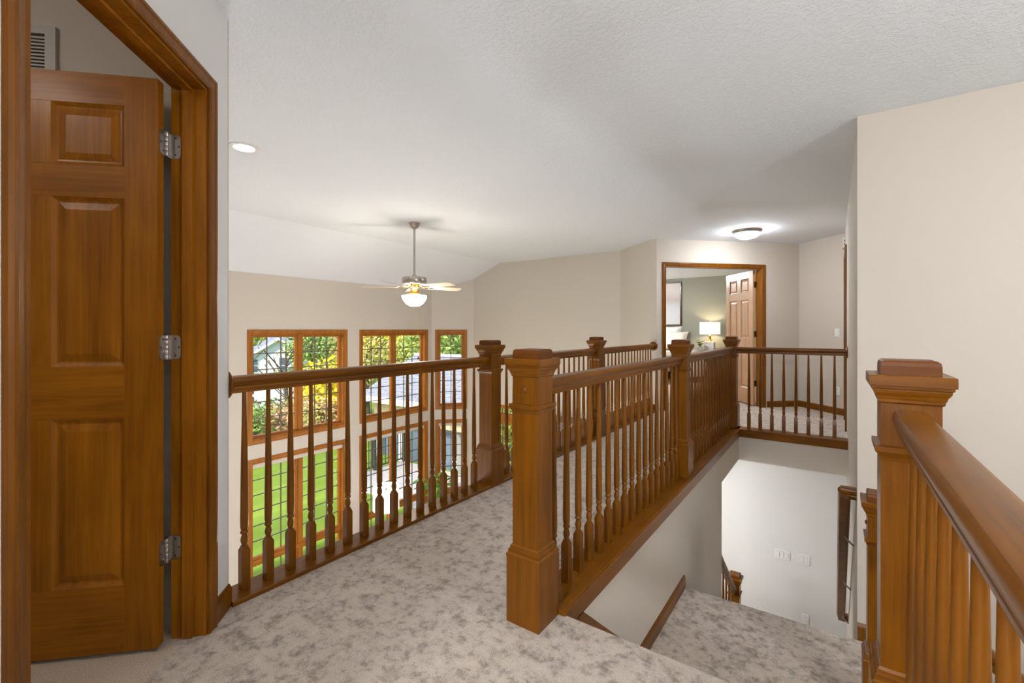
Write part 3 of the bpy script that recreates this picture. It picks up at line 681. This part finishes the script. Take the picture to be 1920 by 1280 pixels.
cushion('pillow', 'cream pillow with a pointed corner beside the white one', 'pillow', (-3.16, 11.08, .90), .72, .44, .18, -.15, -.35, 'cream_linen')
ch = thing('armchair', 'rounded cream armchair at the foot of the nightstand', 'armchair', (-2.62, 10.6, 0))
MB().lathe(-2.62, 10.6, [(.26, .12), (.30, .16), (.32, .40), (.31, .44), (.20, .46)], 24).build('seat', 'cream_linen', ch, smooth=True)
mb = MB(); rg = []
for z, r_ in ((.2, .33), (.45, .345), (.64, .335), (.71, .30)):
    rg.append([(-2.62 + r_ * math.cos(PI * (-.1 - 1.2 * k / 14)), 10.6 + r_ * math.sin(PI * (-.1 - 1.2 * k / 14))) for k in range(15)] + [(-2.62 + (r_ - .08) * math.cos(PI * (-1.3 + 1.2 * k / 14)), 10.6 + (r_ - .08) * math.sin(PI * (-1.3 + 1.2 * k / 14))) for k in range(15)])
mb.loft(rg, [.2, .45, .64, .71]).build('backrest', 'cream_linen', ch, smooth=True)
for a_ in range(4): MB().lathe(-2.62 + .2 * math.cos(a_ * PI / 2 + .8), 10.6 + .2 * math.sin(a_ * PI / 2 + .8), [(.015, 0), (.02, .14)], 8).build('leg', 'dark_wood', ch)
nsx = -2.46
ns = thing('nightstand', 'dark wooden two-drawer nightstand under the table lamp', 'nightstand', (nsx, 11.5, 0))
MB().box(-2.80, -2.10, 11.25, 11.77, .10, .625, .006).build('body', 'dark_wood', ns)
MB().box(-2.83, -2.07, 11.22, 11.78, .625, .655, .005).build('top', 'dark_wood', ns)
for z in (.13, .38):
    d_ = MB().box(-2.77, -2.13, 11.235, 11.25, z, z + .22, .004).build('drawer', 'dark_wood', ns); MB().lathe(nsx, 11.228, [(.012, z + .10), (.016, z + .11), (.012, z + .12)], 10).build('knob', 'brass', d_)
for x in (-2.77, -2.15):
    for y in (11.28, 11.73): MB().box(x, x + .04, y - .02, y + .02, 0, .10).build('leg', 'dark_wood', ns)
lx, ly = -2.41, 11.5
tl = thing('table_lamp', 'lit table lamp with white drum shade and brass stem', 'table lamp', (lx, ly, .655))
MB().box(lx - .10, lx + .10, ly - .10, ly + .10, .656, .868, .006).build('base', 'ceramic', tl)
MB().lathe(lx, ly, [(.062, .868), (.062, .878), (.040, .884), (.030, .905), (.026, .95), (.033, 1.01), (.010, 1.03), (.008, 1.10)], 20).build('stem', 'brass', tl, smooth=True)
n = 40; mb = MB(); rg = [(.225, 1.045), (.225, 1.325), (.221, 1.325), (.221, 1.045)]
vs = [(lx + r_ * math.cos(2 * PI * i / n), ly + r_ * math.sin(2 * PI * i / n), z) for r_, z in rg for i in range(n)]
mb.add(vs, [(k * n + i, k * n + (i + 1) % n, ((k + 1) % 4) * n + (i + 1) % n, ((k + 1) % 4) * n + i) for k in range(4) for i in range(n)]).build('shade', 'glow_shade', tl, smooth=True)
MB().lathe(lx, ly, [(.010, 1.12), (.030, 1.15), (.032, 1.18), (.015, 1.21)], 14).build('bulb', 'glow_bulb', tl, smooth=True)
MB().lathe(lx, ly, [(.004, 1.30), (.004, 1.335), (.012, 1.342), (.012, 1.352), (.004, 1.36)], 10).build('finial', 'brass', tl, smooth=True)
for k in range(3): MB().tube([(lx, ly, 1.315), (lx + .222 * math.cos(k * 2.094), ly + .222 * math.sin(k * 2.094), 1.315)], .002, 5).build('spider_arm', 'brass', tl)
def leaf_cluster(cx, cy, cz, r, n, size, seed, flat=.8):
    rd = random.Random(seed); mb = MB()
    for k in range(n):
        d_ = Vector((rd.gauss(0, 1), rd.gauss(0, 1), rd.gauss(0, 1) * flat)).normalized(); p = Vector((cx, cy, cz)) + d_ * r * rd.uniform(.35, 1)
        a_ = Vector((rd.gauss(0, 1), rd.gauss(0, 1), rd.gauss(0, .7))).normalized(); b_ = a_.cross(Vector((rd.gauss(0, 1), rd.gauss(0, 1), rd.gauss(0, 1)))).normalized()
        s_ = size * rd.uniform(.6, 1.3)
        mb.add([p - a_ * s_, p + b_ * s_ * .5, p + a_ * s_, p - b_ * s_ * .5], [(0, 1, 2, 3)])
    return mb
pp = thing('potted_plant', 'small leafy plant in a white pot beside the table lamp', 'plant', (-2.60, 11.36, .655))
MB().lathe(-2.60, 11.36, [(.042, .656), (.056, .735), (.056, .742), (.048, .738)], 18).build('pot', 'pot_white', pp, smooth=True)
for k in range(16):
    an = k * 2.4; r_ = .05 + .05 * (k % 4) / 3; z = .80 + .025 * (k % 5)
    p = Vector((-2.60 + r_ * math.cos(an), 11.36 + r_ * math.sin(an), z)); mb = MB()
    d_ = Vector((math.cos(an), math.sin(an), .4)).normalized(); sd = Vector((-math.sin(an), math.cos(an), 0)); s_ = .058
    mb.add([p - d_ * s_, p - d_ * .2 * s_ + sd * .55 * s_ + Vector((0, 0, .008)), p + d_ * .5 * s_ + sd * .4 * s_, p + d_ * 1.1 * s_ - Vector((0, 0, .012)), p + d_ * .5 * s_ - sd * .4 * s_, p - d_ * .2 * s_ - sd * .55 * s_ + Vector((0, 0, .008))], [(0, 1, 2, 3, 4, 5)])
    mb.tube([(-2.60, 11.36, .735), p - d_ * s_ * .8], .0025, 5).build('leaf', 'leaf', pp)
pf = thing('framed_picture', 'large framed abstract canvas on the sage green wall', 'picture', (-3.66, 11.78, 1.8))
MB().frame(-4.17, -3.17, 1.285, 2.325, [(0, 0), (0, .035), (.03, .038), (.03, 0)], True).build('frame', 'dark_wood', pf, True)
for o in pf.children: o.location = (3.66, .018, -1.8)
MB().box(-4.17, -3.17, 11.775, 11.79, 1.285, 2.325).build('canvas', 'canvas', pf)
# ------------------------------------------------------------------ great room furniture
flx, fly = -6.0, 4.89
fl = thing('floor_lamp', 'white drum floor lamp on wooden tripod legs by the lower windows', 'floor lamp', (flx, fly, Z1F))
n = 36; rg = [(.21, -1.79), (.205, -1.41), (.201, -1.41), (.206, -1.79)]
vs = [(flx + r_ * math.cos(2 * PI * i / n), fly + r_ * math.sin(2 * PI * i / n), z) for r_, z in rg for i in range(n)]
MB().add(vs, [(k * n + i, k * n + (i + 1) % n, ((k + 1) % 4) * n + (i + 1) % n, ((k + 1) % 4) * n + i) for k in range(4) for i in range(n)]).build('shade', 'glow_floor_shade', fl, smooth=True)
MB().lathe(flx, fly, [(.03, -1.80), (.03, -1.74), (.012, -1.72), (.012, -1.45)], 12).build('stem', 'sash_z', fl)
for k in range(3): MB().tube([(flx + .02 * math.cos(k * 2.094), fly + .02 * math.sin(k * 2.094), -1.76), (flx + .26 * math.cos(k * 2.094), fly + .26 * math.sin(k * 2.094), Z1F)], .014).build('leg', 'sash_z', fl)
gx, gy = -5.95, 6.05
gp = thing('potted_plant', 'tall broad-leaved green plant in the bay corner', 'plant', (gx, gy, Z1F))
MB().lathe(gx, gy, [(.13, Z1F), (.17, Z1F + .30), (.17, Z1F + .32), (.14, Z1F + .30)], 20).build('pot', 'pot_white', gp, smooth=True)
rd = random.Random(3)
for k in range(34):
    an = k * 2.399; q = rd.random(); r_ = .12 + .22 * rd.random(); z = -2.15 + .62 * q
    p = Vector((gx + r_ * math.cos(an), gy + r_ * math.sin(an), z)); d_ = Vector((math.cos(an), math.sin(an), rd.uniform(-.5, .5))).normalized(); sd = Vector((-math.sin(an), math.cos(an), 0)); s_ = rd.uniform(.09, .14); up = Vector((0, 0, .03))
    mb = MB(); mb.add([p - d_ * s_, p - d_ * .3 * s_ + sd * .6 * s_ + up, p + d_ * .5 * s_ + sd * .45 * s_, p + d_ * 1.2 * s_ - up * 1.5, p + d_ * .5 * s_ - sd * .45 * s_, p - d_ * .3 * s_ - sd * .6 * s_ + up], [(0, 1, 2, 3, 4, 5)])
    mb.tube([(gx, gy, -2.45 + .4 * q), p - d_ * s_ * .9], .005, 5).build('leaf', 'leaf_bright', gp)
wc = thing('wooden_chair', 'wooden spindle-back chair below the first lower window', 'chair', (-6.0, 4.15, Z1F)); cx, cy = -6.05, 4.18
MB().box(cx - .21, cx + .21, cy - .21, cy + .21, Z1F + .42, Z1F + .455, .01).build('seat', 'sash_x', wc)
for a_ in (-1, 1):
    for b_ in (-1, 1): MB().tube([(cx + a_ * .16, cy + b_ * .16, Z1F + .42), (cx + a_ * .20, cy + b_ * .20, Z1F)], .016).build('leg', 'sash_z', wc)
for k in range(7): MB().tube([(cx + .17, cy - .17 + k * .0567, Z1F + .45), (cx + .22, cy - .19 + k * .0633, Z1F + .80)], .007, 6).build('spindle', 'sash_z', wc)
MB().sweep([(-.012, -.045), (.012, -.045), (.012, .035), (-.012, .035)], [(cx + .20, cy - .22, Z1F + .81), (cx + .235, cy - .1, Z1F + .83), (cx + .235, cy + .1, Z1F + .83), (cx + .20, cy + .22, Z1F + .81)]).build('crest_rail', 'sash_y', wc)
bk = thing('bookcase', 'wooden built-in bookcase against the great room end wall', 'bookcase', (-3.5, 6.9, Z1F))
for x in (-4.05, -2.92): MB().box(x, x + .035, 6.70, FY - .002, Z1F, -.37).build('side_panel', 'wood_z', bk)
MB().box(-4.015, -2.92, FY - .02, FY - .003, Z1F, -.40).build('back_panel', 'plastic_grey', bk)
for z in (Z1F + .08, Z1F + .55, Z1F + .95, Z1F + 1.35, Z1F + 1.75, -.40): MB().box(-4.015, -2.92, 6.71, FY - .02, z, z + .03).build('shelf', 'wood_x', bk)
# ------------------------------------------------------------------ outdoors
mb = MB(); gxs = [-90, -50, -32, -22, -17, -12, -6.7, 8]; gys = [-60, -20, 0, 8, 16, 30, 60, 120]
def gz(x): return -3.0 if x > -17 else max(-3.0 - (-17 - x) * .16, -6)
mb.add([(x, y, gz(x)) for x in gxs for y in gys], [(i * 8 + j, i * 8 + j + 1, i * 8 + j + 9, i * 8 + j + 8) for i in range(7) for j in range(7)])
struct('', mb.build('lawn', 'grass'), 'sunny mown lawn outside the windows')
def tree(name, label, x, y, z0, z1, cz, r, mat, n, size, seed, cat='tree', bare=False, group=None):
    t = thing(name, label, cat, (x, y, z0), 0, group); rd = random.Random(seed)
    mb = MB(); mb.loft([[(x + q * math.cos(k * PI / 3), y + q * math.sin(k * PI / 3)) for k in range(6)] for q in (r * .07 + .03, r * .045 + .02, .015)], [z0, (z0 + z1) / 2, z1])
    mb.build('trunk', 'bark', t)
    for k in range(14 if bare else 5):
        an = rd.uniform(0, 6.28); za = z0 + (z1 - z0) * rd.uniform(.3, .85); L = r * rd.uniform(.6, 1.1)
        p0 = Vector((x, y, za)); p1 = p0 + Vector((math.cos(an) * L * .5, math.sin(an) * L * .5, L * .5)); p2 = p1 + Vector((math.cos(an) * L * .5, math.sin(an) * L * .5, L * .45)) 
        b = MB().tube([p0, p1, p2], .02 + .006 * r, 5).build('branch', 'bark', t)
    if n: leaf_cluster(x, y, cz, r, n, size, seed).build('crown', mat, t, fix=False)
    return t
def at(px, t):       # ground position in the direction of a bearing u at depth t (metres)
    u = (px - 960) / 853; c_, s_ = math.cos(YAW), math.sin(YAW)
    return t * (c_ * u - s_), t * (s_ * u + c_)
TR = [('yellow_maple', 'bright yellow maple beyond the lawn', 614, 22, -1.5, 1.45, 'leaves_yellow', 1300, .13),
      ('bare_tree', 'leafless branching tree before the white house', 536, 25, -.6, 1.8, 'leaves_olive', 60, .10),
      ('green_tree', 'green tree behind the yellow maple', 584, 29, .1, 1.7, 'leaves_green', 1300, .16),
      ('lime_tree', 'yellow-green tree at the corner of the white house', 474, 30, 1.0, 1.0, 'leaves_lime', 700, .16),
      ('golden_tree', 'tall golden tree seen over the porch roof', 712, 34, .2, 2.7, 'leaves_yellow', 1900, .16),
      ('olive_tree', 'thin olive tree seen over the porch roof', 688, 28, -.9, 2.3, 'leaves_olive', 1700, .14),
      ('lime_tree', 'yellow-green tree behind the porch gable', 748, 31, -.5, 1.6, 'leaves_lime', 1400, .16),
      ('deep_green_tree', 'deep green tree behind the porch ridge', 846, 27, 1.0, 3.2, 'leaves_green', 2200, .17),
      ('deep_green_tree', 'dark green tree between the gold tree and porch gable', 790, 40, .2, 3.4, 'leaves_deep', 1900, .2)]
for k, (nm, lb, px, tt, cz, r, mt, n, sz) in enumerate(TR):
    x, y = at(px, tt); tree(nm, lb, x, y, gz(x), cz + r * .7, cz, r, mt, n, sz, 20 + k, bare=nm == 'bare_tree')
x, y = at(951, 11.0); tree('green_tree', 'tall green bush outside the garden door', x, y, -3, -.6, -1.25, .95, 'leaves_lime', 1500, .08, 55, 'bush')
SH = [(478, 19, 'leaves_green', 1.0, 'round green shrub at the lawn edge below the house corner'), (500, 20.5, 'leaves_deep', 1.1, 'dark green shrub at the lawn edge'), (524, 19.5, 'leaves_rust', .9, 'rust-tinged shrub at the lawn edge'),
      (545, 21, 'leaves_olive', 1.1, 'olive shrub at the lawn edge under the bare tree'), (568, 19.5, 'leaves_rust', .95, 'russet shrub left of the yellow maple'), (592, 18.8, 'leaves_olive', .9, 'olive shrub before the yellow maple'),
      (616, 19, 'leaves_rust', .9, 'russet shrub before the yellow maple'), (640, 20, 'leaves_yellow', 1.1, 'yellow shrub beside the yellow maple'), (458, 20, 'leaves_green', 1.2, 'green shrub beside the first window casing')]
for k, (px, tt, mt, r, lb) in enumerate(SH):
    x, y = at(px, tt); r *= .85; tree('shrub', lb, x, y, gz(x), gz(x) + r, gz(x) + r * .85, r, mt, 900, .085, 60 + k, 'shrub', group='shrubs along the lawn edge')
FT = ['leaves_green', 'leaves_olive', 'leaves_deep', 'leaves_lime', 'leaves_rust']
FN = ['green', 'olive', 'dark green', 'yellow-green', 'russet']
for k in range(1, 9):
    x, y = at(415 + 62 * k, 58 + 7 * (k % 2)); tree('distant_tree', 'distant %s woodland tree seen through the %s upper windows' % (FN[k % 5], 'first' if k < 5 else 'second and narrow'), x, y, -6, 2.5, -.5, 3.6, FT[k % 5], 1500, .30, 90 + k, group='far woodland trees')
# neighbouring white house
hx, hy = at(520, 40)
hs = thing('white_house', 'white clapboard house with two gables across the lawn', 'house', (hx, hy, -6))
dv = Vector((-hx, -hy, 0)).normalized(); sv = Vector((-dv.y, dv.x, 0))      # towards us, and to our right reversed
def hp(a_, b_, z): p = Vector((hx, hy, 0)) - sv * a_ * -1 * -1 + dv * b_; return (p.x, p.y, z)
def gable(a0, a1, b0, b1, zb_, ze, zr):
    am = (a0 + a1) / 2
    w5 = [(a0, zb_), (a1, zb_), (a1, ze), (am, zr), (a0, ze)]
    MB().add([hp(a_, b1, z) for a_, z in w5] + [hp(a_, b0, z) for a_, z in w5], [(0, 1, 2, 3, 4), (9, 8, 7, 6, 5)] + [(i, (i + 1) % 5, (i + 1) % 5 + 5, i + 5) for i in range(5)]).build('wall', 'siding', hs)
    e = .35; sl_ = (zr - ze) / (a1 - am)
    for q0, q1 in ((a0 - e, am), (a1 + e, am)):
        zz0 = ze - e * sl_
        MB().add([hp(q0, b1 + e, zz0 + .05), hp(q1, b1 + e, zr + .05), hp(q1, b0, zr + .05), hp(q0, b0, zz0 + .05), hp(q0, b1 + e, zz0 + .22), hp(q1, b1 + e, zr + .22), hp(q1, b0, zr + .22), hp(q0, b0, zz0 + .22)],
                 [(0, 1, 2, 3), (7, 6, 5, 4), (0, 4, 5, 1), (1, 5, 6, 2), (2, 6, 7, 3), (3, 7, 4, 0)]).build('roof', 'shingle', hs)
        MB().add([hp(q0, b1 + e + .05, zz0), hp(q1, b1 + e + .05, zr), hp(q1, b1 + e + .05, zr + .2), hp(q0, b1 + e + .05, zz0 + .2), hp(q0, b1 + e, zz0), hp(q1, b1 + e, zr), hp(q1, b1 + e, zr + .2), hp(q0, b1 + e, zz0 + .2)],
                 [(0, 1, 2, 3), (7, 6, 5, 4), (0, 4, 5, 1), (1, 5, 6, 2), (2, 6, 7, 3), (3, 7, 4, 0)]).build('rake_board', 'white_trim', hs)
def hwin(a_, z, w_, h_, b):
    o = MB().add([hp(a_ + i * w_ / 2, b + .06 - .1 * k, z + j * h_ / 2) for k in (0, 1) for i, j in ((-1, -1), (1, -1), (1, 1), (-1, 1))], [(0, 1, 2, 3), (7, 6, 5, 4), (0, 4, 5, 1), (1, 5, 6, 2), (2, 6, 7, 3), (3, 7, 4, 0)]).build('window_frame', 'white_trim', hs)
    for j in (-1, 1): MB().add([hp(a_ + i * w_ * .42, b + .075 - .02 * k, z + j * h_ * .235 + q * h_ * .21) for k in (0, 1) for i, q in ((-1, -1), (1, -1), (1, 1), (-1, 1))], [(0, 1, 2, 3), (7, 6, 5, 4), (0, 4, 5, 1), (1, 5, 6, 2), (2, 6, 7, 3), (3, 7, 4, 0)]).build('pane', 'glass_dark', o)
SG = 1
gable(-2.6, 2.4, -6, 0, -6, -1.35, .25); gable(-3.6, -.9, -1, 1.6, -6, -2.1, -.85); gable(2.2, 6.6, -5, -1, -6, -2.2, -.6)
MB().add([hp(a_, b, z) for b, z in ((-9, .7), (-3, -1.3)) for a_ in (-4.5, 6.5)] , [(0, 1, 3, 2)]).build('roof', 'shingle', hs)
hwin(-.55, -2.0, .95, 1.5, 0.0); hwin(1.75, -1.95, .6, 1.2, 0.0); hwin(3.6, -2.6, .8, 1.1, -1.0); hwin(4.6, -2.6, .8, 1.1, -1.0)
# screened porch wing with a shingled gable roof
pw = thing('porch_wing', 'porch wing with a grey shingled roof outside the bay', 'house wing', (-9.5, 11.5, -3.0))
XL, XR, YE, YR, ZE, ZR = -12.8, -7.8, 9.3, 11.8, -1.0, .235
MB().box(XL + .35, XR, 9.65, 13.95, -1.75, ZE + .05).build('upper_wall', 'tan_siding', pw)
MB().add([(XL + .35, 9.65, -1.0), (XL + .35, 13.95, -1.0), (XL + .35, YR, .15), (XL + .45, 9.65, -1.0), (XL + .45, 13.95, -1.0), (XL + .45, YR, .15)], [(0, 1, 2), (5, 4, 3), (0, 3, 4, 1), (1, 4, 5, 2), (2, 5, 3, 0)]).build('gable_wall', 'tan_siding', pw)
MB().box(XL + .5, XR, 9.9, 13.8, -3.0, -1.75).build('porch_screen', 'glass_dark', pw)
for k in range(5): MB().box(XL + .40 + k * 1.15, XL + .55 + k * 1.15, 9.66, 9.86, -3.0, -1.75).build('post', 'white_trim', pw)
MB().box(XL, XR, YE - .03, YE, ZE - .16, ZE + .02).build('gutter', 'white_trim', pw)
MB().box(XL, XR, YE, 9.66, ZE - .14, ZE - .12).build('soffit', 'tan_siding', pw)
sl_ = (ZR - ZE) / (YR - YE); rf2 = MB().add([(XL, YE, ZE), (XR, YE, ZE), (XR, YR, ZR), (XL, YR, ZR), (XL, 2 * YR - YE, ZE), (XR, 2 * YR - YE, ZE), (XL, YE, ZE - .1), (XR, YE, ZE - .1), (XR, YR, ZR - .1), (XL, YR, ZR - .1), (XL, 2 * YR - YE, ZE - .1), (XR, 2 * YR - YE, ZE - .1)],
    [(0, 1, 2, 3), (3, 2, 5, 4), (6, 9, 8, 7), (9, 10, 11, 8), (0, 3, 9, 6), (3, 4, 10, 9)]).build('roof', 'shingle', pw)
rd = random.Random(5); SHM = [MB().add([(0, -.01, .030), (w_, -.01, .030), (w_, .20, .012), (0, .20, .012), (0, -.01, .0), (w_, -.01, .0), (w_, .20, .0), (0, .20, .0)], [(0, 1, 2, 3), (0, 4, 5, 1), (1, 5, 6, 2), (3, 7, 4, 0)]).mesh('shingle', 'shingle') for w_ in (.30, .38, .46)]
NS = 0; ang = math.atan(sl_); Ls = (YR - YE) / math.cos(ang); row = 0; d_ = 0.0; rest = MB()
while d_ < Ls - .1:
    x = XL + rd.uniform(0, .2)
    while x < -7.9:
        k = rd.randrange(3); w_ = (.30, .38, .46)[k]
        yy = YE + d_ * math.cos(ang); zz = ZE + d_ * math.sin(ang)
        if NS < 300 and x < -8.2:
            o = link('shingle', SHM[k], rf2, (x + 9.5, yy - 11.5, zz + 3.0 + rd.uniform(0, .006))); o.rotation_euler = (ang, 0, 0); NS += 1
        x += w_ + .012
    d_ += .20; row += 1
MB().box(XL, XR, YR - .08, YR + .08, ZR - .02, ZR + .045).build('ridge_cap', 'siding', pw)
# deck and its railing
dk = thing('deck', 'grey timber deck outside the bay', 'deck', (-9, 8.4, -3.0))
for k in range(16): MB().box(-11.0, -6.9, 7.3 + .145 * k, 7.3 + .145 * k + .138, -3.0, -2.93).build('plank', 'deck', dk)
dr = thing('deck_railing', 'black metal deck railing at the far edge of the deck', 'railing', (-10.9, 8.4, -2.93))
MB().box(-10.95, -10.88, 7.3, 9.6, -2.03, -1.97).build('top_rail', 'rail_black', dr); MB().box(-10.94, -10.90, 7.3, 9.6, -2.85, -2.81).build('bottom_rail', 'rail_black', dr)
for k in range(20): MB().box(-10.93, -10.91, 7.33 + .118 * k, 7.35 + .118 * k, -2.85, -2.0).build('baluster', 'rail_black', dr)
for y in (7.3, 8.45, 9.55): MB().box(-10.96, -10.87, y, y + .07, -2.93, -1.95).build('post', 'rail_black', dr)
